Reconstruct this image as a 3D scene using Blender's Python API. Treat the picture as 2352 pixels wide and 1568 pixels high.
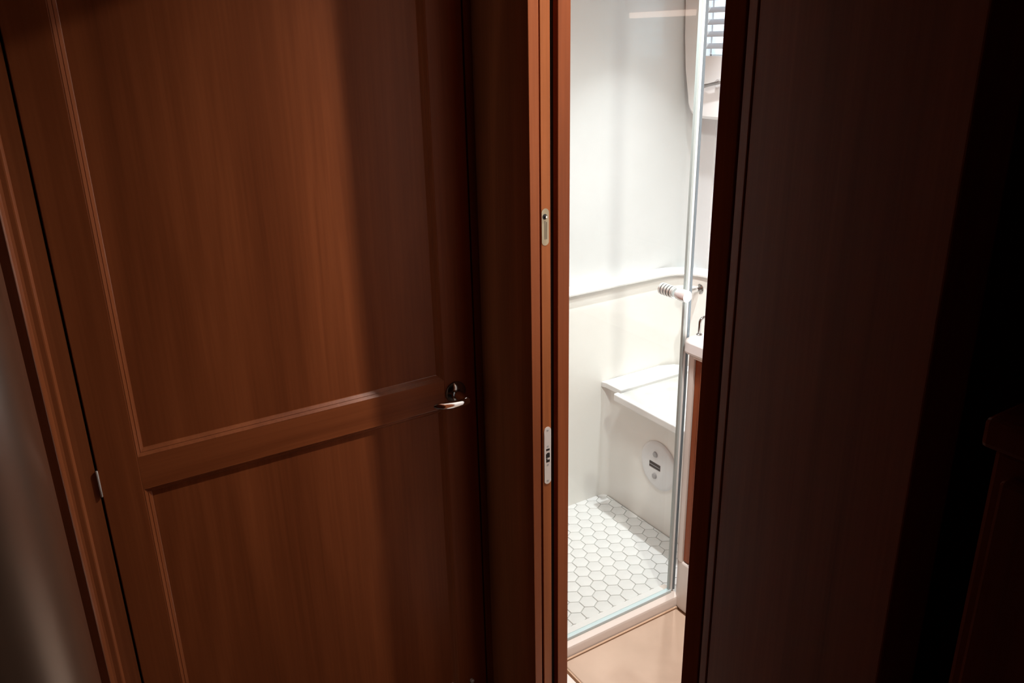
import bpy, bmesh, math, random
from mathutils import Vector, Matrix
random.seed(4)
for o in list(bpy.data.objects): bpy.data.objects.remove(o)
S = bpy.context.scene
C = S.collection
# ------------------------------------------------------------------ camera
YAW, PIT, ROLL, FPX, CAMH = math.radians(31.826), math.radians(20.244), math.radians(-1.1717), 1887.44, 1.58
fw = Vector((math.sin(YAW)*math.cos(PIT), math.cos(YAW)*math.cos(PIT), -math.sin(PIT)))
r0 = Vector((math.cos(YAW), -math.sin(YAW), 0)); u0 = r0.cross(fw)
rt = r0*math.cos(ROLL) + u0*math.sin(ROLL); up = -r0*math.sin(ROLL) + u0*math.cos(ROLL)
cd = bpy.data.cameras.new('camera'); cam = bpy.data.objects.new('camera', cd); C.objects.link(cam)
cd.sensor_fit = 'HORIZONTAL'; cd.sensor_width = 36; cd.lens = FPX/2352*36; cd.clip_start = .01
cam.matrix_world = Matrix(((rt.x, up.x, -fw.x, 0), (rt.y, up.y, -fw.y, 0), (rt.z, up.z, -fw.z, CAMH), (0, 0, 0, 1)))
S.camera = cam
# ------------------------------------------------------------------ world, exposure
W = bpy.data.worlds.new('sky'); S.world = W; W.use_nodes = True
W.node_tree.nodes['Background'].inputs[0].default_value = (.72, .87, 1, 1)
W.node_tree.nodes['Background'].inputs[1].default_value = 3.5
S.view_settings.view_transform = 'Standard'; S.view_settings.look = 'None'
S.view_settings.exposure = 0; S.view_settings.gamma = 1; S.view_settings.use_curve_mapping = False
LAMP_MAIN, LAMP_SHOWER, FILL_DOME = 12.0, 3.4, 8.2

# ------------------------------------------------------------------ materials
def mat(name, col, rough=.5, metal=0, spec=.5, coat=0, coat_rough=.1):
    m = bpy.data.materials.new(name); m.use_nodes = True
    b = m.node_tree.nodes['Principled BSDF']
    b.inputs['Base Color'].default_value = (*col, 1); b.inputs['Roughness'].default_value = rough
    b.inputs['Metallic'].default_value = metal; b.inputs['Specular IOR Level'].default_value = spec
    b.inputs['Coat Weight'].default_value = coat; b.inputs['Coat Roughness'].default_value = coat_rough
    return m
def nd(m, t): return m.node_tree.nodes.new(t)
def noisy(m, scale, c1, c2, detail=5, stretch=(1, 1, 1), bump=0, lo=.3, hi=.7):
    """mottle the base colour between c1 and c2 with a stretched noise"""
    L = m.node_tree.links; b = m.node_tree.nodes['Principled BSDF']
    tc = nd(m, 'ShaderNodeTexCoord'); mp = nd(m, 'ShaderNodeMapping'); n = nd(m, 'ShaderNodeTexNoise'); r = nd(m, 'ShaderNodeValToRGB')
    mp.inputs['Scale'].default_value = stretch
    n.inputs['Scale'].default_value = scale; n.inputs['Detail'].default_value = detail
    L.new(tc.outputs['Object'], mp.inputs[0]); L.new(mp.outputs[0], n.inputs['Vector']); L.new(n.outputs[0], r.inputs[0])
    r.color_ramp.elements[0].position = lo; r.color_ramp.elements[1].position = hi
    r.color_ramp.elements[0].color = (*c1, 1); r.color_ramp.elements[1].color = (*c2, 1)
    L.new(r.outputs[0], b.inputs['Base Color'])
    if bump:
        bp = nd(m, 'ShaderNodeBump'); bp.inputs['Strength'].default_value = bump; bp.inputs['Distance'].default_value = .002
        L.new(n.outputs[0], bp.inputs['Height']); L.new(bp.outputs[0], b.inputs['Normal'])
    return m
def wood(name, axis='Z', tone=1.0, rough=.40, coat=.0, tint=(1, 1, 1)):
    m = mat(name, (.2, .07, .03), rough, coat=coat, coat_rough=.22)
    L = m.node_tree.links; b = m.node_tree.nodes['Principled BSDF']; b.inputs['Specular IOR Level'].default_value = .22
    tc = nd(m, 'ShaderNodeTexCoord')
    def layer(sc, st, det, dist):
        mp = nd(m, 'ShaderNodeMapping'); n = nd(m, 'ShaderNodeTexNoise')
        s = {'Z': (1, 1, st), 'X': (st, 1, 1)}[axis]
        mp.inputs['Scale'].default_value = s
        n.inputs['Scale'].default_value = sc; n.inputs['Detail'].default_value = det; n.inputs['Distortion'].default_value = dist
        L.new(tc.outputs['Object'], mp.inputs[0]); L.new(mp.outputs[0], n.inputs['Vector'])
        return n
    a = layer(14, .06, 4, .9); f = layer(190, .022, 5, .15); w = layer(4.5, .16, 2, .3)
    mx = nd(m, 'ShaderNodeMath'); mx.operation = 'MULTIPLY_ADD'; mx.inputs[1].default_value = .62
    sc = nd(m, 'ShaderNodeMath'); sc.operation = 'MULTIPLY'; sc.inputs[1].default_value = .22
    sw = nd(m, 'ShaderNodeMath'); sw.operation = 'MULTIPLY_ADD'; sw.inputs[1].default_value = .30
    L.new(f.outputs[0], sc.inputs[0]); L.new(w.outputs[0], sw.inputs[0]); L.new(sc.outputs[0], sw.inputs[2])
    L.new(a.outputs[0], mx.inputs[0]); L.new(sw.outputs[0], mx.inputs[2])
    r = nd(m, 'ShaderNodeValToRGB'); e = r.color_ramp.elements
    def cc(v): return tuple(v[i]*tone*tint[i] for i in range(3)) + (1,)
    e[0].position = .38; e[0].color = cc((.205, .050, .015)); e[1].position = .78; e[1].color = cc((.41, .112, .036))
    k = e.new(.56); k.color = cc((.29, .075, .023))
    L.new(mx.outputs[0], r.inputs[0]); L.new(r.outputs[0], b.inputs['Base Color'])
    bp = nd(m, 'ShaderNodeBump'); bp.inputs['Strength'].default_value = .06; bp.inputs['Distance'].default_value = .001
    L.new(f.outputs[0], bp.inputs['Height']); L.new(bp.outputs[0], b.inputs['Normal'])
    return m
M = {}
M['wood'] = wood('mahogany_vertical')
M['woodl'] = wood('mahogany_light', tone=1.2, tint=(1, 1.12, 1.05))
M['woodbead'] = wood('mahogany_gloss_bead', tone=1.12, rough=.30, coat=.7, tint=(1, 1.08, 1.2))
M['woodh'] = wood('mahogany_horizontal', 'X')
M['gap'] = mat('dark_gap', (.006, .003, .002), .9)
M['gel'] = noisy(mat('white_gelcoat', (.86, .86, .85), .28, coat=.2), 6, (.86, .86, .85), (.89, .89, .88))
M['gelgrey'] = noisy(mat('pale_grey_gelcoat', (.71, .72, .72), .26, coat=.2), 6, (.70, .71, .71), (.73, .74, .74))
M['gelkerb'] = mat('kerb_gelcoat', (.72, .63, .57), .35)
M['gelcream'] = noisy(mat('cream_gelcoat', (.85, .83, .78), .3, coat=.2), 6, (.875, .855, .81), (.90, .885, .845))
M['lid'] = noisy(mat('grey_white_lid', (.74, .74, .72), .35), 16, (.52, .52, .50), (.68, .68, .66), 6)
M['tile'] = noisy(mat('white_marble_tile', (.8, .8, .78), .3), 9, (.70, .70, .685), (.84, .84, .83), 6)
M['grout'] = mat('grey_grout', (.60, .595, .57), .85)
M['floor'] = noisy(mat('beige_floor', (.62, .45, .34), .38), 5, (.47, .335, .25), (.60, .44, .335), 8)
M['bead'] = mat('tan_bead', (.55, .36, .24), .5)
M['chrome'] = mat('chrome', (.86, .87, .88), .08, 1)
M['dchrome'] = mat('dark_chrome', (.32, .31, .30), .14, 1)
M['steel'] = mat('brushed_steel', (.84, .81, .78), .34, .35)
M['brass'] = noisy(mat('dull_brass', (.5, .4, .26), .42, .7), 60, (.36, .30, .20), (.58, .50, .36), 4, (1, 1, .1))
M['black'] = mat('black_recess', (.008, .008, .008), .6)
M['slot'] = mat('dark_brown_slot', (.03, .02, .018), .4)
M['plastic'] = mat('white_plastic', (.82, .83, .84), .35)
M['knobchrome'] = mat('bright_chrome', (.90, .91, .92), .16, .55)
M['wooddoor'] = wood('mahogany_matt', rough=.5)
M['wooddoor'].node_tree.nodes['Principled BSDF'].inputs['Specular IOR Level'].default_value = .14
M['knobgrey'] = mat('grey_plastic', (.45, .45, .46), .4)
M['seal'] = mat('pale_seal', (.55, .66, .68), .3)
M['profile'] = mat('grey_green_glass_edge', (.44, .50, .50), .18, 0, .8)
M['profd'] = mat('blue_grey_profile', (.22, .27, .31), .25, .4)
M['profw'] = mat('silver_profile', (.86, .88, .88), .25, .1)
M['pillar'] = noisy(mat('pillar_gelcoat', (.74, .68, .63), .35), 6, (.72, .66, .61), (.77, .71, .66))
M['slat'] = mat('grey_blind_slat', (.68, .71, .76), .45)
M['ceil'] = mat('ceiling_white', (.74, .71, .66), .7)
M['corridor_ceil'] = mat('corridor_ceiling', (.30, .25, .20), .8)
M['carpet'] = noisy(mat('dark_carpet', (.05, .03, .02), .9), 80, (.04, .024, .016), (.07, .042, .03))
M['satin'] = noisy(mat('satin_brown_bulkhead', (.16, .085, .05), .34, spec=.9, coat=1, coat_rough=.28), 20, (.10, .055, .034), (.145, .08, .05), 3, (1, 1, .06))
M['satin'].node_tree.nodes['Principled BSDF'].inputs['Coat IOR'].default_value = 1.8
m = bpy.data.materials.new('clear_glass'); m.use_nodes = True; nt = m.node_tree; nt.nodes.clear()
out = nt.nodes.new('ShaderNodeOutputMaterial'); mx = nt.nodes.new('ShaderNodeMixShader'); tr = nt.nodes.new('ShaderNodeBsdfTransparent')
gl = nt.nodes.new('ShaderNodeBsdfGlossy'); fr = nt.nodes.new('ShaderNodeFresnel'); fr.inputs[0].default_value = 1.45
gl.inputs['Roughness'].default_value = .02; tr.inputs[0].default_value = (.965, .985, .98, 1)
ge = nt.nodes.new('ShaderNodeNewGeometry'); ml = nt.nodes.new('ShaderNodeMath'); ml.operation = 'SUBTRACT'; ml.use_clamp = True
nt.links.new(fr.outputs[0], ml.inputs[0]); nt.links.new(ge.outputs['Backfacing'], ml.inputs[1]); nt.links.new(ml.outputs[0], mx.inputs[0]); nt.links.new(tr.outputs[0], mx.inputs[1]); nt.links.new(gl.outputs[0], mx.inputs[2]); nt.links.new(mx.outputs[0], out.inputs[0])
M['glass'] = m
m = bpy.data.materials.new('lamp_lens'); m.use_nodes = True
b = m.node_tree.nodes['Principled BSDF']; b.inputs['Emission Color'].default_value = (1, .93, .82, 1); b.inputs['Emission Strength'].default_value = 8
M['lens'] = m
m = bpy.data.materials.new('warm_light_strip'); m.use_nodes = True
b = m.node_tree.nodes['Principled BSDF']; b.inputs['Emission Color'].default_value = (1, .72, .58, 1); b.inputs['Emission Strength'].default_value = 7
M['strip'] = m

# ------------------------------------------------------------------ mesh helpers
def obj(name, bm, m, parent=None, smooth=False, bevel=0, segs=2):
    bmesh.ops.recalc_face_normals(bm, faces=bm.faces)
    me = bpy.data.meshes.new(name); bm.to_mesh(me); bm.free()
    if smooth:
        me.polygons.foreach_set('use_smooth', [True]*len(me.polygons))
        me.set_sharp_from_angle(angle=math.radians(38))
    me.materials.append(M[m])
    o = bpy.data.objects.new(name, me); C.objects.link(o)
    if bevel:
        md = o.modifiers.new('bevel', 'BEVEL'); md.width = bevel; md.segments = segs; md.limit_method = 'ANGLE'
    if parent is not None:
        bpy.context.view_layer.update()
        o.parent = parent; o.matrix_parent_inverse = parent.matrix_world.inverted()
    return o
def thing(name, loc, label=None, cat=None, group=None, kind=None):
    o = bpy.data.objects.new(name, None); C.objects.link(o); o.location = loc; o.empty_display_size = .05
    bpy.context.view_layer.update()
    return tag(o, label, cat, group, kind)
def tag(o, label=None, cat=None, group=None, kind=None):
    if label: o['label'] = label
    if cat: o['category'] = cat
    if group: o['group'] = group
    if kind: o['kind'] = kind
    return o
def box(bm, x0, x1, y0, y1, z0, z1):
    v = [bm.verts.new((x, y, z)) for z in (z0, z1) for y in (y0, y1) for x in (x0, x1)]
    for f in ((0, 1, 3, 2), (4, 5, 7, 6), (0, 1, 5, 4), (2, 3, 7, 6), (0, 2, 6, 4), (1, 3, 7, 5)): bm.faces.new([v[i] for i in f])
    return v
def B(*boxes):
    bm = bmesh.new()
    for b_ in boxes: box(bm, *b_)
    return bm
def prism(poly, z0, z1, bm=None):
    """closed xy outline extruded in z"""
    bm = bm or bmesh.new()
    a = [bm.verts.new((x, y, z0)) for x, y in poly]; c = [bm.verts.new((x, y, z1)) for x, y in poly]
    n = len(poly); bm.faces.new(a[::-1]); bm.faces.new(c)
    for i in range(n): bm.faces.new((a[i], a[(i+1) % n], c[(i+1) % n], c[i]))
    return bm
def prism_x(poly, x0, x1, bm=None):
    """closed yz outline extruded in x"""
    bm = bm or bmesh.new()
    a = [bm.verts.new((x0, y, z)) for y, z in poly]; c = [bm.verts.new((x1, y, z)) for y, z in poly]
    n = len(poly); bm.faces.new(a[::-1]); bm.faces.new(c)
    for i in range(n): bm.faces.new((a[i], a[(i+1) % n], c[(i+1) % n], c[i]))
    return bm
def prism_y(poly, y0, y1, bm=None):
    bm = bm or bmesh.new()
    a = [bm.verts.new((x, y0, z)) for x, z in poly]; c = [bm.verts.new((x, y1, z)) for x, z in poly]
    n = len(poly); bm.faces.new(a[::-1]); bm.faces.new(c)
    for i in range(n): bm.faces.new((a[i], a[(i+1) % n], c[(i+1) % n], c[i]))
    return bm
def arc(cx, cy, r, a0, a1, n=10):
    return [(cx + r*math.cos(math.radians(a0+(a1-a0)*i/n)), cy + r*math.sin(math.radians(a0+(a1-a0)*i/n))) for i in range(n+1)]
def lathe(prof, origin, axis, n=28):
    """prof = [(along, radius)], spun round axis through origin"""
    ax = Vector(axis).normalized(); t = Vector((0, 0, 1)) if abs(ax.z) < .9 else Vector((1, 0, 0))
    e1 = ax.cross(t).normalized(); e2 = ax.cross(e1); o = Vector(origin); bm = bmesh.new(); rings = []
    for a, r in prof:
        if r < 1e-6: rings.append([bm.verts.new(o+ax*a)]); continue
        rings.append([bm.verts.new(o+ax*a+(e1*math.cos(2*math.pi*i/n)+e2*math.sin(2*math.pi*i/n))*r) for i in range(n)])
    for p, q in zip(rings, rings[1:]):
        for i in range(n):
            j = (i+1) % n
            if len(p) == 1 and len(q) == 1: continue
            if len(p) == 1: bm.faces.new((p[0], q[i], q[j]))
            elif len(q) == 1: bm.faces.new((p[i], p[j], q[0]))
            else: bm.faces.new((p[i], p[j], q[j], q[i]))
    for r in (rings[0], rings[-1]):
        if len(r) > 1: bm.faces.new(r)
    return bm
def tube(pts, rad, n=14):
    """tube along points; rad is a number or (rx, rz) per point list"""
    bm = bmesh.new(); rings = []; pts = [Vector(p) for p in pts]
    for k, p in enumerate(pts):
        d = (pts[min(k+1, len(pts)-1)]-pts[max(k-1, 0)]).normalized()
        t = Vector((0, 1, 0)) if abs(d.y) < .9 else Vector((0, 0, 1))
        e1 = d.cross(t).normalized(); e2 = d.cross(e1)
        ra, rb = (rad[k] if isinstance(rad, list) else (rad, rad))
        rings.append([bm.verts.new(p+e1*math.cos(2*math.pi*i/n)*ra+e2*math.sin(2*math.pi*i/n)*rb) for i in range(n)])
    for p, q in zip(rings, rings[1:]):
        for i in range(n): bm.faces.new((p[i], p[(i+1) % n], q[(i+1) % n], q[i]))
    bm.faces.new(rings[0]); bm.faces.new(rings[-1])
    return bm
def ring_moulding(x0, x1, z0, z1, prof):
    """mitred frame moulding in the xz plane; prof = [(inset from outer edge, y)] open strip, closed behind"""
    bm = bmesh.new(); loops = []
    for ins, y in prof:
        loops.append([bm.verts.new(c) for c in ((x0+ins, y, z0+ins), (x1-ins, y, z0+ins), (x1-ins, y, z1-ins), (x0+ins, y, z1-ins))])
    loops.append(loops[0])
    for p, q in zip(loops, loops[1:]):
        for i in range(4): bm.faces.new((p[i], p[(i+1) % 4], q[(i+1) % 4], q[i]))
    return bm

# ------------------------------------------------------------------ dimensions
YD = 1.40            # face of the cabin door, facing -y
XW, XI = .7962, .8821  # corridor face and bathroom face of the wall with the doorway
YJ = 1.2115          # far jamb of the doorway
ZC = 2.02            # ceiling
YG = 1.487           # shower glass
# ------------------------------------------------------------------ the shell
tag(obj('floor', B((-1.1, XI, -.9, 1.52, -.06, 0)), 'carpet'), 'dark corridor floor in front of the wooden doors', 'floor', kind='structure')
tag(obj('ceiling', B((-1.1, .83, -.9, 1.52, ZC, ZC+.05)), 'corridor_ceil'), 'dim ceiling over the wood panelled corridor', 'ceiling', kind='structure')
tag(obj('ceiling', B((.83, 2.2, .25, 2.2, ZC, ZC+.05)), 'ceil'), 'white ceiling over the bathroom and shower', 'ceiling', kind='structure')
tag(obj('wall_behind', B((-1.1, XW, -.95, -.9, 0, ZC)), 'wood'), 'dark wooden wall closing the corridor behind the viewer', 'wall', kind='structure')
tag(obj('wall_far_left', B((-1.15, -1.1, -.95, .81, 0, ZC)), 'wood'), 'dark wooden wall at the far left of the corridor', 'wall', kind='structure')
# wall holding the cabin door
tag(obj('wall_door', B((-.6, -.0015, YD+.04, YD+.07, 0, ZC), (.784, XW, YD+.004, YD+.07, 0, ZC), (-.012, .784, YD, YD+.07, 1.93, ZC), (-.012, .784, YD+.045, YD+.07, 0, 1.93)), 'wood'),
    'mahogany wall around the panelled cabin door', 'wall', kind='structure')
# wall with the doorway: far of the opening, over it, and near side
tag(obj('wall_doorway', B((XW, XI, YJ+.03, 2.14, 0, ZC), (XW, XI, .735-.002, YJ+.03, 1.91, ZC), (XW, XI, -.9, .738, 0, ZC)), 'wood'),
    'mahogany wall pierced by the bathroom doorway', 'wall', kind='structure')
# rounded satin bulkhead end at far left
rc, cx, cy = .14, -.1545, .95
poly = [(-1.1, .81)] + arc(cx, cy, rc, -90, 0, 16) + [(-.0145, 1.30), (-.05, 1.34), (-1.1, 1.34)]
tag(obj('wall_left', prism(poly, 0, ZC), 'satin', smooth=True), 'blurred satin brown bulkhead corner at left edge of picture', 'wall', kind='structure')

# ------------------------------------------------------------------ door casing of the cabin door (left)
prof = [(-.0025, YD+.02), (-.0025, YD-.012), (-.0015, YD-.0135), (.0005, YD-.012), (.005, YD-.006), (.009, YD-.0045), (.0155, YD-.0045), (.0175, YD-.004), (.0215, YD+.001), (.030, YD+.0015), (.0465, YD+.0015), (.0465, YD+.044)]
bm = prism(prof + [(-.0025, YD+.044)], 0, 1.95)
cas = tag(obj('trim_1', bm, 'woodbead'), 'moulded mahogany casing with twin beads beside cabin door hinge', 'trim', kind='structure')
tag(obj('trim_2', B((.7795, XW-.0005, YD+.001, YD+.044, 0, 1.95)), 'wood'), 'narrow dark mahogany strip between cabin door and inner corner', 'trim', kind='structure')
tag(obj('trim_3', B((.049, .777, YD+.040, YD+.0445, 0, 1.93)), 'gap'), 'dark rebate behind the cabin door edges', 'trim', kind='structure')

# ------------------------------------------------------------------ the cabin door
X0, X1 = .050, .7755; PL, PR = .113, .7022; ZT, ZB = .9215, .8615
d1 = thing('door_1', (.41, YD+.02, 0), 'closed mahogany cabin door with two recessed panels and chrome lever', 'door', kind='structure')
Y1 = YD+.038
obj('stile', B((X0, PL, YD, Y1, .012, 1.92)), 'wood', d1, bevel=.0012)
obj('stile', B((PR, X1, YD, Y1, .012, 1.92)), 'wood', d1, bevel=.0012)
obj('lock_rail', B((PL, PR, YD+.0003, Y1, ZB, ZT)), 'woodh', d1)
obj('bottom_rail', B((PL, PR, YD+.0003, Y1, .012, .128)), 'woodh', d1)
obj('top_rail', B((PL, PR, YD+.0003, Y1, 1.84, 1.92)), 'woodh', d1)
mp = [(-.0002, YD+.0004), (.0012, YD+.0002), (.0058, YD+.0042), (.0066, YD+.0048), (.0072, YD+.0042), (.0122, YD+.0086), (.0132, YD+.0092), (.0132, YD+.013), (-.0002, YD+.013)]
for za, zb in ((ZT, 1.84), (.128, ZB)):
    obj('panel', B((PL, PR, YD+.0092, YD+.024, za, zb)), 'wood', d1)
    obj('moulding', ring_moulding(PL, PR, za, zb, mp), 'woodbead', d1)
# hinge knuckle in the gap
hg = obj('hinge', lathe([(0, 0), (0, .0014), (.0006, .0018), (.0486, .0018), (.0492, .0014), (.0492, 0)], (.0487, YD-.0012, .868), (0, 0, 1), 16), 'steel', d1, smooth=True)
hg['label'] = 'steel hinge knuckle'
# lever handle
HX, HZ = .7275, .8905
rose = obj('handle', lathe([(0, 0), (0, .0235), (.003, .0235), (.006, .021), (.0085, .0165), (.010, .0125), (.0105, 0)], (HX, YD, HZ), (0, -1, 0), 36), 'dchrome', d1, smooth=True)
rose['label'] = 'dark chrome handle rose with bright lever'
obj('neck', lathe([(0, .0115), (.008, .0098), (.024, .0088), (.036, .0082), (.0405, .0072), (.0415, 0)], (HX, YD-.008, HZ-.002), (0, -1, 0), 24), 'chrome', rose, smooth=True)
lv = [(HX+.006, YD-.0475, HZ-.004), (HX+.001, YD-.0475, HZ-.004), (HX-.012, YD-.0475, HZ-.0045), (HX-.032, YD-.0468, HZ-.0042), (HX-.052, YD-.0455, HZ-.0022), (HX-.066, YD-.044, HZ+.0005), (HX-.073, YD-.0435, HZ+.002)]
obj('lever', tube(lv, [(.005, .0035), (.0078, .0055), (.0085, .0060), (.0085, .0056), (.0078, .0046), (.006, .0036), (.002, .0015)], 20), 'chrome', rose, smooth=True)
for dx, dz in ((-.014, .012), (.013, .013), (.001, .0195)):
    obj('screw', lathe([(0, .0028), (.0013, .0024), (.0016, 0)], (HX+dx, YD-.0036, HZ+dz), (0, -1, 0), 12), 'steel', rose, smooth=True)
fc = obj('foot_catch', lathe([(0, .005), (.006, .005), (.008, .003), (.008, 0)], (.7345, YD, .132), (0, -1, 0), 14), 'steel', d1, smooth=True)
fc['label'] = 'tiny metal catch low on the door'

# ------------------------------------------------------------------ bathroom door frame
fr_ = thing('trim_4', (XW+.03, YJ, 0), 'mahogany doorway jamb with lit edges and two metal strike plates', 'door frame', kind='structure')
obj('casing', B((XW-.0005, XW+.018, YJ+.0205, YD+.0005, 0, 1.95)), 'wood', fr_)
v = bmesh.new()
vs = box(v, XW-.001, .8172, YJ, YJ+.026, 0, 1.95)
for i in (1, 3): vs[i].co.x = .8128          # the joint opens towards the floor
obj('jamb_edge', v, 'wood', fr_, bevel=.001)
obj('joint', B((.810, .8215, YJ+.006, YJ+.026, 0, 1.95)), 'gap', fr_)
obj('jamb', B((.8188, .8392, YJ, YJ+.026, 0, 1.95)), 'woodl', fr_, bevel=.0008)
obj('door_stop', B((.8553, XI, YJ-.0005, YJ+.026, 0, 1.95)), 'wood', fr_, bevel=.0012)
obj('seal', B((.8385, .856, YJ+.014, YJ+.028, 0, 1.93)), 'gap', fr_)
obj('head', B((XW, XI, .7735, YJ, 1.89, 1.95)), 'woodh', fr_)
obj('near_jamb', B((XW-.004, XI, .7365, .7715, 0, 1.95)), 'wooddoor', fr_, bevel=.0015)
# strike plate (lower)
zc, xc, hw, hh = .7938, .8299, .0082, .0637
outl = [(xc+hw*math.cos(a), (zc+hh-hw if math.sin(a) >= 0 else zc-hh+hw) + hw*math.sin(a)) for a in [math.pi*2*i/24 for i in range(24)]]
sp = obj('strike_plate', prism_y(outl, YJ-.0015, YJ+.001), 'steel', fr_); sp['label'] = 'bright steel strike plate with black latch slots'
def slot(x0, x1, z0, z1, m='black', nm='slot'): obj(nm, B((x0, x1, YJ-.0019, YJ+.0005, z0, z1)), m, sp)
slot(.8262, .8342, .8055, .8095); slot(.8256, .8346, .7895, .7985); slot(.8262, .8344, .7795, .7850); slot(.8262, .8290, .7845, .7885); slot(.8278, .8338, .7985, .8005)
for z in (.8505, .8150, .7735, .7560, .7375):
    if z == .7560: continue
    obj('screw', lathe([(0, .0024), (.0006, .0022), (.0006, 0)], (xc, YJ-.0014, z), (0, -1, 0), 12), 'knobgrey', sp)
# keeper (upper)
zc, xc, hw, hh = 1.2585, .8275, .0078, .034
outl = [(xc+hw*math.cos(a), (zc+hh-hw if math.sin(a) >= 0 else zc-hh+hw) + hw*math.sin(a)) for a in [math.pi*2*i/24 for i in range(24)]]
kp = obj('keeper_plate', prism_y(outl, YJ-.0006, YJ+.001), 'brass', fr_); kp['label'] = 'dull brass keeper plate with a round stud'
obj('recess', lathe([(0, .0052), (.0004, .0050), (.0004, 0)], (xc-.001, YJ-.0006, 1.2775), (0, -1, 0), 16), 'black', kp)
obj('stud', lathe([(0, .0028), (.003, .0028), (.0042, .0018), (.0044, 0)], (xc, YJ-.0006, 1.2775), (0, -1, 0), 14), 'chrome', kp, smooth=True)
obj('groove', B((xc-.0014, xc-.0004, YJ-.0009, YJ, 1.236, 1.270)), 'slot', kp)
obj('groove', B((xc+.0022, xc+.0032, YJ-.0009, YJ, 1.236, 1.268)), 'slot', kp)

# ------------------------------------------------------------------ bathroom door, swung open on the right
ph = math.radians(153); dv = Vector((-math.sin(ph), math.cos(ph), 0)); nv = Vector((math.cos(ph), math.sin(ph), 0))
hp = Vector((.7585, .7005, .012)); dl = .43
d2 = thing('door_2', hp, 'bathroom door swung open, dark unlit mahogany face at right', 'door', kind='structure')
def dbox(s0, s1, t0, t1, z0, z1):
    bm = bmesh.new(); vs = box(bm, s0, s1, t0, t1, z0, z1)
    for q in vs: q.co = hp + dv*q.co.x - nv*q.co.y + Vector((0, 0, q.co.z))
    return bm
obj('slab', dbox(.030, dl, 0, .034, 0, 1.86), 'wooddoor', d2, bevel=.002)
obj('hinge_stile', dbox(0, .0275, -.001, .034, 0, 1.86), 'wooddoor', d2, bevel=.002)
obj('joint', dbox(.026, .032, .004, .030, .002, 1.858), 'gap', d2)
obj('handle', tube([hp+dv*(dl-.05)-nv*.034+Vector((0, 0, .86)), hp+dv*(dl-.05)-nv*.058+Vector((0, 0, .86))], .008), 'dchrome', d2, smooth=True)

# tall locker at right edge
lk = thing('locker', (.56, .1, 0), 'dark reddish wooden locker, barely lit, at lower right edge', 'locker')
obj('body', B((.535, XW-.004, -.5, .248, 0, 1.315)), 'wood', lk, bevel=.004)
obj('top', B((.528, XW-.004, -.5, .255, 1.315, 1.337)), 'wood', lk, bevel=.004)
obj('door', B((.522, .535, -.46, .235, .05, 1.30)), 'wood', lk, bevel=.003)

# ------------------------------------------------------------------ bathroom shell
XE, YW = 2.03, 2.075       # inner end wall, back wall of the shower liner
tag(obj('wall_right', B((XI, 2.2, .25, .30, 0, ZC)), 'gel'), 'white bathroom wall beyond the vanity', 'wall', kind='structure')
lin = [(XI, YW)] + arc(XE-.11, YW-.11, .11, 90, 0, 12) + [(XE, 1.478)]
def liner(path, z0, z1, back):
    bm = bmesh.new(); lo = [bm.verts.new((x, y, z0)) for x, y in path]; hi = [bm.verts.new((x, y, z1)) for x, y in path]
    for i in range(len(path)-1): bm.faces.new((lo[i], lo[i+1], hi[i+1], hi[i]))
    return bm
def off(path, d):
    """offset the L-shaped liner path outwards"""
    r = []
    n = len(path)
    for i, (x, y) in enumerate(path):
        if i == 0: r.append((x, y+d))
        elif i == n-1: r.append((x+d, y))
        else:
            cx_, cy_ = XE-.11, YW-.11; l = math.hypot(x-cx_, y-cy_); r.append((cx_+(x-cx_)*(l+d)/l, cy_+(y-cy_)*(l+d)/l))
    return r
def solid(path_in, path_out, z0, z1):
    return prism(path_in + path_out[::-1], z0, z1)
def prof_liner(pr, off=off, lin=lin):
    """pr = closed list of (offset, z) swept along the liner path"""
    bm = bmesh.new(); cols = [[bm.verts.new((p[0], p[1], z)) for p in off(lin, d)] for d, z in pr]
    cols.append(cols[0])
    for a, c in zip(cols, cols[1:]):
        for i in range(len(a)-1): bm.faces.new((a[i], a[i+1], c[i+1], c[i]))
    bm.faces.new([c[0] for c in cols[:-1]]); bm.faces.new([c[-1] for c in cols[:-1]])
    return bm
tag(obj('wall_shower', prof_liner([(.004, -.03), (.004, .725), (.007, .752), (.012, .770), (.020, .784), (.09, .784), (.09, -.03)]), 'gelcream', smooth=True),
    'cream moulded shower wall below the ledge with rounded corner', 'wall', kind='structure')
tag(obj('trim_5', prof_liner([(.02, .783), (-.002, .785), (-.006, .788), (-.0065, .793), (-.002, .7975), (.062, .799), (.062, .783)]), 'gel', smooth=True),
    'white rounded ledge running round the shower walls', 'ledge', kind='structure')
XF = XE+.062
lin2 = [(XI, YW+.062)] + arc(XF-.045, YW+.017, .045, 90, 0, 8) + [(XF, 2.045)]
lin2o = [(XI, YW+.12), (XF+.022, YW+.12), (XF+.022, 2.045)]
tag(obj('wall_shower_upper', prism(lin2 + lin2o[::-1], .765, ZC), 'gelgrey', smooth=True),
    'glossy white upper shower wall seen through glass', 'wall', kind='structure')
# ------------------------------------------------------------------ moulded window surround with the port and blind
wy0, wy1, wz0, wz1 = 1.62, 2.0255, 1.515, 1.76
win = thing('window_1', (XF, 1.85, 1.3), 'small bathroom window with horizontal blind in rounded white surround', 'window', kind='structure')
xs = 2.005
ol = [(1.50, 1.320), (2.042, 1.320)] + [(2.042+.058*math.sin(a), 1.372-.052*math.cos(a)) for a in [math.pi/2*i/8 for i in range(1, 9)]] + [(2.119, 1.46), (2.131, 1.58), (2.1365, 1.72), (2.1365, 1.90), (1.50, 1.90)]
bm = bmesh.new()
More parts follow.
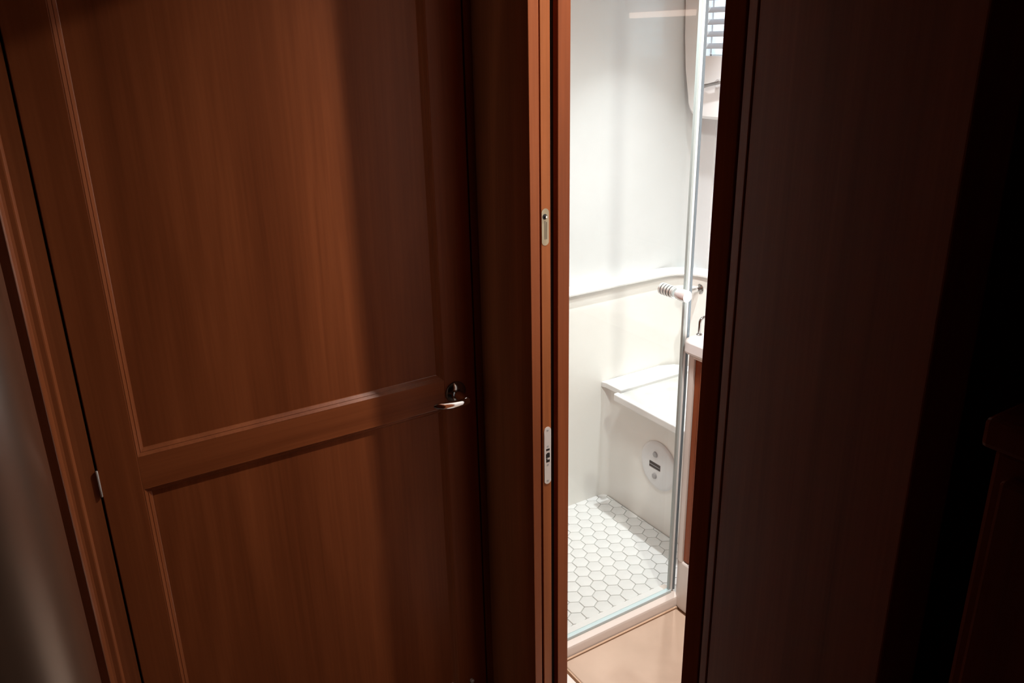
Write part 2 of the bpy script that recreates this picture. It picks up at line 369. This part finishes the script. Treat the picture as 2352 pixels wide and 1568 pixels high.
# front face with hole : bridge outline to rectangular opening
def ring_pts(n_out, pts): return pts
inn = [(wy0, wz0), (wy1, wz0), (wy1, wz1), (wy0, wz1)]
fo = [bm.verts.new((xs+.012, y, z)) for y, z in ol]
fi0 = [bm.verts.new((xs, y-.010 if y > 1.6 else y, z+(.010 if z < 1.5 else (-.01 if z > 1.85 else 0)))) for y, z in ol]
fw_ = [bm.verts.new((xs, y, z)) for y, z in inn]; fb = [bm.verts.new((XF+.02, y, z)) for y, z in inn]
bk = [bm.verts.new((XF+.02, y+.012 if y > 1.6 else y, z-(.012 if z < 1.5 else 0))) for y, z in ol]
n = len(ol)
for a, c in ((fi0, fo), (fo, bk)):
    for i in range(n): bm.faces.new((a[i], a[(i+1) % n], c[(i+1) % n], c[i]))
for i in range(4): bm.faces.new((fw_[i], fw_[(i+1) % 4], fb[(i+1) % 4], fb[i]))
# split front: corners of ol nearest the opening corners -> 0:(1.5,1.329), k1: bottom right, n-2: top right, n-1: top left
k1 = 5
bm.faces.new([fi0[i] for i in range(0, k1+1)] + [fw_[1], fw_[0]])
bm.faces.new([fi0[i] for i in range(k1, n-1)] + [fw_[2], fw_[1]])
bm.faces.new([fi0[n-2], fi0[n-1], fw_[3], fw_[2]])
bm.faces.new([fi0[n-1], fi0[0], fw_[0], fw_[3]])
obj('surround', bm, 'gel', win, smooth=True)
obj('pane', B((2.036, 2.041, wy0, wy1, wz0, wz1)), 'glass', win)
fbm = bmesh.new()
for a in ((2.030, 2.046, wy0, wy1, wz0, wz0+.004), (2.030, 2.046, wy0, wy1, wz1-.012, wz1), (2.030, 2.046, wy0, wy0+.012, wz0, wz1), (2.030, 2.046, wy1-.004, wy1, wz0, wz1)): box(fbm, *a)
obj('frame', fbm, 'plastic', win)
for k in range(7):
    z = 1.5365 + k*.0355
    s = bmesh.new(); vs = box(s, 2.0075, 2.020, wy0+.002, wy1-.001, z, z+.0016)
    for q in vs:
        if q.co.x > 2.012: q.co.z += .015
    obj('slat', s, 'slat', win)
lt = obj('latch', tube([(xs-.016, 2.022, 1.423), (xs-.018, 2.005, 1.424), (xs-.019, 1.985, 1.428), (xs-.019, 1.955, 1.434), (xs-.018, 1.935, 1.438)], [(.007, .005), (.009, .006), (.006, .005), (.0055, .005), (.006, .005)], 14), 'dchrome', win, smooth=True)
lt['label'] = 'grey metal window latch'
obj('latch_base', lathe([(0, .014), (.014, .012), (.016, 0)], (xs+.002, 1.952, 1.434), (-1, 0, 0), 18), 'chrome', lt, smooth=True)

# end wall behind the vanity, window hole left open
tag(obj('wall_end', B((XF+.004, XF+.09, .30, wy0, 0, ZC), (XF+.022, XF+.09, wy0, 2.14, 0, wz0), (XF+.022, XF+.09, wy0, 2.14, wz1, ZC), (XF+.022, XF+.09, wy1, 2.14, wz0, wz1)), 'gel'),
    'white end wall holding the bathroom window', 'wall', kind='structure')
# ------------------------------------------------------------------ shower floor with hexagonal tiles
fl = tag(obj('floor', B((.9, XE+.02, 1.457, YW+.02, -.05, -.0035)), 'grout'), 'shower floor of white hexagonal marble tiles', 'floor', kind='structure')
st, hr = .049, .049/math.sqrt(3)
gapw = .0022
def hexmesh(poly, nm):
    bm = bmesh.new(); n = len(poly)
    c0 = (sum(p[0] for p in poly)/n, sum(p[1] for p in poly)/n)
    rows = []
    for z, ins in ((-.004, 0), (-.0010, 0), (0, .0010)):
        rr = []
        for x, y in poly:
            l = math.hypot(x-c0[0], y-c0[1]); k = (l-ins)/l; rr.append(bm.verts.new((c0[0]+(x-c0[0])*k, c0[1]+(y-c0[1])*k, z)))
        rows.append(rr)
    for a, c in zip(rows, rows[1:]):
        for i in range(n): bm.faces.new((a[i], a[(i+1) % n], c[(i+1) % n], c[i]))
    bm.faces.new(rows[-1]); bmesh.ops.recalc_face_normals(bm, faces=bm.faces)
    me = bpy.data.meshes.new(nm); bm.to_mesh(me); bm.free(); me.materials.append(M['tile']); return me
R_ = hr - gapw/2/math.cos(math.radians(30))
hexo = [(R_*math.cos(math.radians(30+60*i)), R_*math.sin(math.radians(30+60*i))) for i in range(6)]
full = hexmesh(hexo, 'hex_tile')
def clip(poly, x0, x1, y0, y1):
    for ax, lim, sg in ((0, x0, 1), (0, x1, -1), (1, y0, 1), (1, y1, -1)):
        o_ = []
        for i in range(len(poly)):
            p, q = poly[i], poly[(i+1) % len(poly)]; dp, dq = sg*(p[ax]-lim), sg*(q[ax]-lim)
            if dp >= 0: o_.append(p)
            if dp*dq < 0: t = dp/(dp-dq); o_.append((p[0]+t*(q[0]-p[0]), p[1]+t*(q[1]-p[1])))
        poly = o_
        if not poly: return []
    return poly
ti = 0
for j in range(-14, 4):
    for i in range(-24, 12):
        X = 1.5449 + st*i + st/2*(j % 2); Y = 2.0382 + j*st*math.sqrt(3)/2
        P_ = [(X+a, Y+c) for a, c in hexo]
        x0, x1, y0, y1 = 1.02, 1.676, 1.530, 2.079
        q = clip(P_, x0, x1, y0, y1)
        if len(q) < 3: continue
        area = abs(sum(q[k][0]*q[(k+1) % len(q)][1]-q[(k+1) % len(q)][0]*q[k][1] for k in range(len(q))))/2
        if area < .00012: continue
        if len(q) == 6 and area > .0019: me = full; lx, ly = X, Y
        else: me = hexmesh([(a-X, c-Y) for a, c in q], 'cut_hex_tile'); lx, ly = X, Y
        o = bpy.data.objects.new('hex_tile', me); C.objects.link(o); o.parent = fl; o.location = (lx, ly, random.uniform(-.0002, .0002))
        ti += 1
print('TILES', ti)

# ------------------------------------------------------------------ shower bench
be = thing('shower_bench', (1.85, 1.8, 0), 'white moulded shower bench with hinged seat lid and round vent', 'bench')
pf = [(1.655, 1.48), (1.655, 1.50)]
bp = [(1.680, 1.491), (1.680, 2.0465)] + [(1.680-.033*(1-math.cos(a)), 2.0465+.033*math.sin(a)) for a in [math.pi/2*i/10 for i in range(1, 11)]] + [(XE-.115, 2.0795), (XE-.06, 2.05), (XE-.02, 2.0), (XE-.005, 1.96), (XE-.005, 1.491)]
obj('base', prism(bp, -.002, .436), 'gelcream', be, smooth=True)
rim = [(1.660, 1.981), (1.659, 2.06), (1.652, 2.0775), (XE-.115, 2.0775), (XE-.06, 2.055), (XE-.02, 2.0), (XE-.012, 1.981)]
obj('rim', prism(rim, .432, .4525), 'gel', be, bevel=.003)
ld = obj('lid', B((1.636, XE-.01, 1.500, 1.974, .430, .4455)), 'lid', be, bevel=.003)
obj('lip', B((1.624, 1.6455, 1.497, 1.976, .424, .4515)), 'gel', ld, bevel=.005, segs=3)
vy, vz = 1.797, .2405
vc = obj('vent_cover', lathe([(0, .086), (.003, .086), (.006, .082), (.0075, .074), (.008, 0)], (1.6802, vy, vz), (-1, 0, 0), 48), 'plastic', be, smooth=True)
vc['label'] = 'round white vent cover with dark rectangular slot'
vx = 1.6720
obj('slot', B((vx-.0008, vx+.001, 1.783, 1.8355, .227, .2475)), 'slot', vc)
obj('slot_bar', B((vx-.0016, vx, 1.784, 1.8345, .2365, .2378)), 'knobgrey', vc)
for z in (.279, .199):
    obj('knob', lathe([(0, .0105), (.004, .009), (.005, .006), (.005, 0)], (vx, 1.809, z), (-1, 0, 0), 20), 'knobgrey', vc, smooth=True)

# ------------------------------------------------------------------ kerb and bathroom floor
kp_ = [(1.4565, -.03), (1.4565, .022), (1.4595, .028), (1.466, .0305), (1.510, .0305), (1.524, .028), (1.530, .018), (1.531, -.03)]
tag(obj('trim_6', prism_x(kp_, .90, 1.468), 'gelkerb', smooth=True), 'pale moulded shower kerb under the glass', 'kerb', kind='structure')
obj('inner_lip', prism_x([(1.4960, .030), (1.4960, .0312), (1.511, .0312), (1.5245, .0288), (1.531, .0185), (1.5316, -.003), (1.525, -.003)], .905, 1.447), 'gel', bpy.data.objects['trim_6'], smooth=True)
tag(obj('floor', B((XI-.0, XF+.09, .25, 1.4562, -.06, -.012)), 'bead'), 'tan sub floor edging around bathroom floor panel', 'floor', kind='structure')
fp = thing('floor_panel', (1.24, .9, -.012), 'beige mottled bathroom floor panel in front of the shower kerb', 'floor panel')
obj('board', B((1.038, 1.4455, .31, 1.4455, -.012, 0)), 'floor', fp, bevel=.003)
for a in ((1.031, 1.036, .31, 1.4535, -.012, .002), (1.036, 1.4525, 1.4475, 1.4535, -.012, .0015)):
    obj('edge_bead', B(a), 'bead', fp, bevel=.001)
tag(obj('threshold', B((XI+.002, 1.022, .31, 1.4535, -.012, .006)), 'pillar', bevel=.003), 'pale doorway threshold strip at foot of the jamb', 'threshold', kind='structure')

# ------------------------------------------------------------------ shower glass door
gd = thing('glass_door', (1.2, YG, .03), 'frameless glass shower door with chrome knob standing on kerb', 'shower door')
obj('pane', B((1.0-.09, 1.448, YG-.004, YG+.004, .040, 1.93)), 'glass', gd)
eg = obj('edge', B((1.4481, 1.4545, YG-.004, YG+.004, .040, 1.93)), 'profile', gd); eg['label'] = 'grey green polished glass edge'
obj('edge_strip', B((1.4548, 1.4625, YG-.0045, YG+.0045, .036, 1.93)), 'profw', gd, bevel=.0015)
obj('edge_dark_profile', B((1.4627, 1.4705, YG-.0048, YG+.006, .036, 1.93)), 'profd', gd)  # blue-grey profile strip along the free edge of the glass
obj('bottom_seal', B((.91, 1.456, YG-.0075, YG+.0075, .0306, .040)), 'seal', gd, bevel=.0015)
kx, kz = 1.4225, .9595
kn = obj('knob', lathe([(0, 0), (0, .0148), (.0015, .0158), (.024, .0158), (.026, .0140), (.034, .0140)], (kx, YG-.039, kz), (0, 1, 0), 32), 'knobchrome', gd, smooth=True)
kn['label'] = 'ribbed chrome knob through the glass'
pr_ = [(0, .0128)]
for k in range(5):
    a = .002+k*.0105; pr_ += [(a, .0128), (a+.0002, .0152), (a+.0008, .0158), (a+.0072, .0158), (a+.0078, .0152), (a+.008, .0128)]
pr_ += [(.054, .0128), (.0542, 0)]
obj('inner_knob', lathe(pr_, (kx, YG+.004, kz), (0, 1, 0), 32), 'knobchrome', kn, smooth=True)
for k in range(4):
    a = .0102+k*.0105
    obj('ring', lathe([(a, .0126), (a, .0152), (a+.0022, .0152), (a+.0022, .0126)], (kx, YG+.004, kz), (0, 1, 0), 32), 'black', kn)

# small valve on the end wall behind the knob
sv = thing('shower_valve', (XE, 2.0, .74), 'small chrome valve with dark oval plate right of the glass knob', 'valve')
obj('plate', lathe([(0, .020), (.004, .020), (.007, .017), (.007, 0)], (XE+.003, 2.012, .737), (-1, 0, 0), 28), 'dchrome', sv, smooth=True)
obj('stem', lathe([(0, .008), (.05, .008), (.052, .011), (.085, .011), (.088, .009), (.088, 0)], (XE-.004, 2.012, .737), (-1, 0, 0), 22), 'chrome', sv, smooth=True)

# ------------------------------------------------------------------ vanity
va = thing('vanity_cabinet', (1.77, 1.0, 0), 'mahogany vanity cabinet on white plinth right of the shower glass', 'cabinet')
pl = [(1.4535, .46), (1.4535, 1.4425), (1.456, 1.4545), (1.464, 1.4705), (1.478, 1.478), (2.02, 1.478), (2.02, .46)]
sh = [(1.4655, 1.4415), (1.4535, 1.4425), (1.4535, 1.452), (1.457, 1.464), (1.465, 1.473), (1.478, 1.478), (2.02, 1.478), (2.02, 1.4415)]
obj('plinth', prism(pl, -.004, .160), 'pillar', va, smooth=True, bevel=.006, segs=3)
obj('corner_post', prism(sh, .158, .795), 'pillar', va, smooth=True)
obj('carcass', B((1.472, 2.02, .46, 1.4405, .161, .79)), 'wood', va)
obj('stile', B((1.458, 1.472, 1.421, 1.4405, .164, .788)), 'wood', va, bevel=.0015)
dr = obj('door', B((1.454, 1.471, 1.02, 1.4185, .168, .784)), 'wood', va, bevel=.002)
obj('knob', lathe([(0, .006), (.014, .005), (.02, .011), (.026, .009), (.027, 0)], (1.454, 1.06, .6), (-1, 0, 0), 18), 'chrome', dr, smooth=True)
ct = [(1.440, .44), (1.440, 1.452)] + arc(1.462, 1.456, .022, 180, 90, 6) + [(2.085, 1.478), (2.085, .44)]
wt = thing('worktop', (1.77, 1.0, .79), 'white rounded vanity worktop at right of the glass door', 'worktop')
obj('slab', prism(ct, .7955, .838), 'gel', wt, smooth=True, bevel=.009, segs=4)
obj('fascia', B((1.4475, 1.458, .46, 1.4415, .7885, .7957)), 'gelcream', wt, bevel=.002)
rl = thing('counter_rail', (1.52, 1.468, .838), 'thin bent chrome rail along the worktop edge', 'rail')
pts = [(1.490, 1.466, .8375), (1.490, 1.466, .872)] + [(1.490+.012*(1-math.cos(a)), 1.466, .872+.012*math.sin(a)) for a in [math.pi/2*i/5 for i in range(1, 6)]] + [(1.70, 1.466, .884), (1.90, 1.466, .884), (1.912, 1.466, .872), (1.912, 1.466, .8375)]
obj('rod', tube(pts, .0042, 12), 'dchrome', rl, smooth=True)
for x in (1.490, 1.912): obj('foot', lathe([(0, .008), (.003, .008), (.005, .0055)], (x, 1.466, .8378), (0, 0, 1), 16), 'dchrome', rl, smooth=True)
# overhead wooden cabinet opposite, mirrored faintly in the glass
oc = thing('wall_cabinet', (2.0, .85, 1.62), 'wooden wall cabinet above the vanity with a warm light strip', 'cabinet')
obj('body', B((1.90, XF+.003, .67, 1.03, 1.652, 1.98)), 'wood', oc, bevel=.003)
obj('door', B((1.884, 1.899, .68, 1.02, 1.660, 1.97)), 'wood', oc, bevel=.003)
obj('light_strip', B((1.888, 1.902, .70, 1.00, 1.634, 1.6515)), 'strip', oc, bevel=.002)

# ------------------------------------------------------------------ ceiling downlights and an added fill dome
def downlight(x, y, power, col, label, rad=.022, spread=160):
    t = thing('downlight', (x, y, ZC), label, 'lamp', 'recessed ceiling downlights')
    obj('bezel', lathe([(0, rad+.02), (.004, rad+.02), (.007, rad+.014), (.007, rad), (.001, rad)], (x, y, ZC), (0, 0, -1), 32), 'chrome', t, smooth=True)
    obj('lens', lathe([(0, rad), (.003, rad), (.003, 0)], (x, y, ZC), (0, 0, -1), 32), 'lens', t)
    ld_ = bpy.data.lights.new('bulb', 'AREA'); ld_.shape = 'DISK'; ld_.size = rad*1.6; ld_.energy = power; ld_.color = col; ld_.spread = math.radians(spread)
    lo = bpy.data.objects.new('bulb', ld_); C.objects.link(lo); lo.parent = t; lo.location = (0, 0, -.012)
    return t
downlight(1.20, .905, LAMP_MAIN, (1, .945, .87), 'recessed ceiling downlight over the bathroom floor')
downlight(1.73, 1.76, LAMP_SHOWER, (.97, .99, 1), 'recessed ceiling downlight over the shower bench', spread=72)
dm = thing('added_fill_dome', (1.15, 1.38, ZC), 'unseen opal dome added as fill light on bathroom ceiling', 'lamp')  # unseen dome added to lift and even out the bathroom light
obj('base', lathe([(0, .12), (.012, .12), (.016, .112), (.016, 0)], (1.15, 1.38, ZC), (0, 0, -1), 40), 'plastic', dm, smooth=True)
obj('diffuser', lathe([(.014, .105), (.030, .098), (.042, .07), (.047, 0)], (1.15, 1.38, ZC), (0, 0, -1), 40), 'lens', dm, smooth=True)
ld_ = bpy.data.lights.new('bulb', 'AREA'); ld_.shape = 'DISK'; ld_.size = .2; ld_.energy = FILL_DOME; ld_.color = (.97, .99, 1); ld_.spread = math.radians(132)
lo = bpy.data.objects.new('bulb', ld_); C.objects.link(lo); lo.parent = dm; lo.location = (0, 0, -.052)
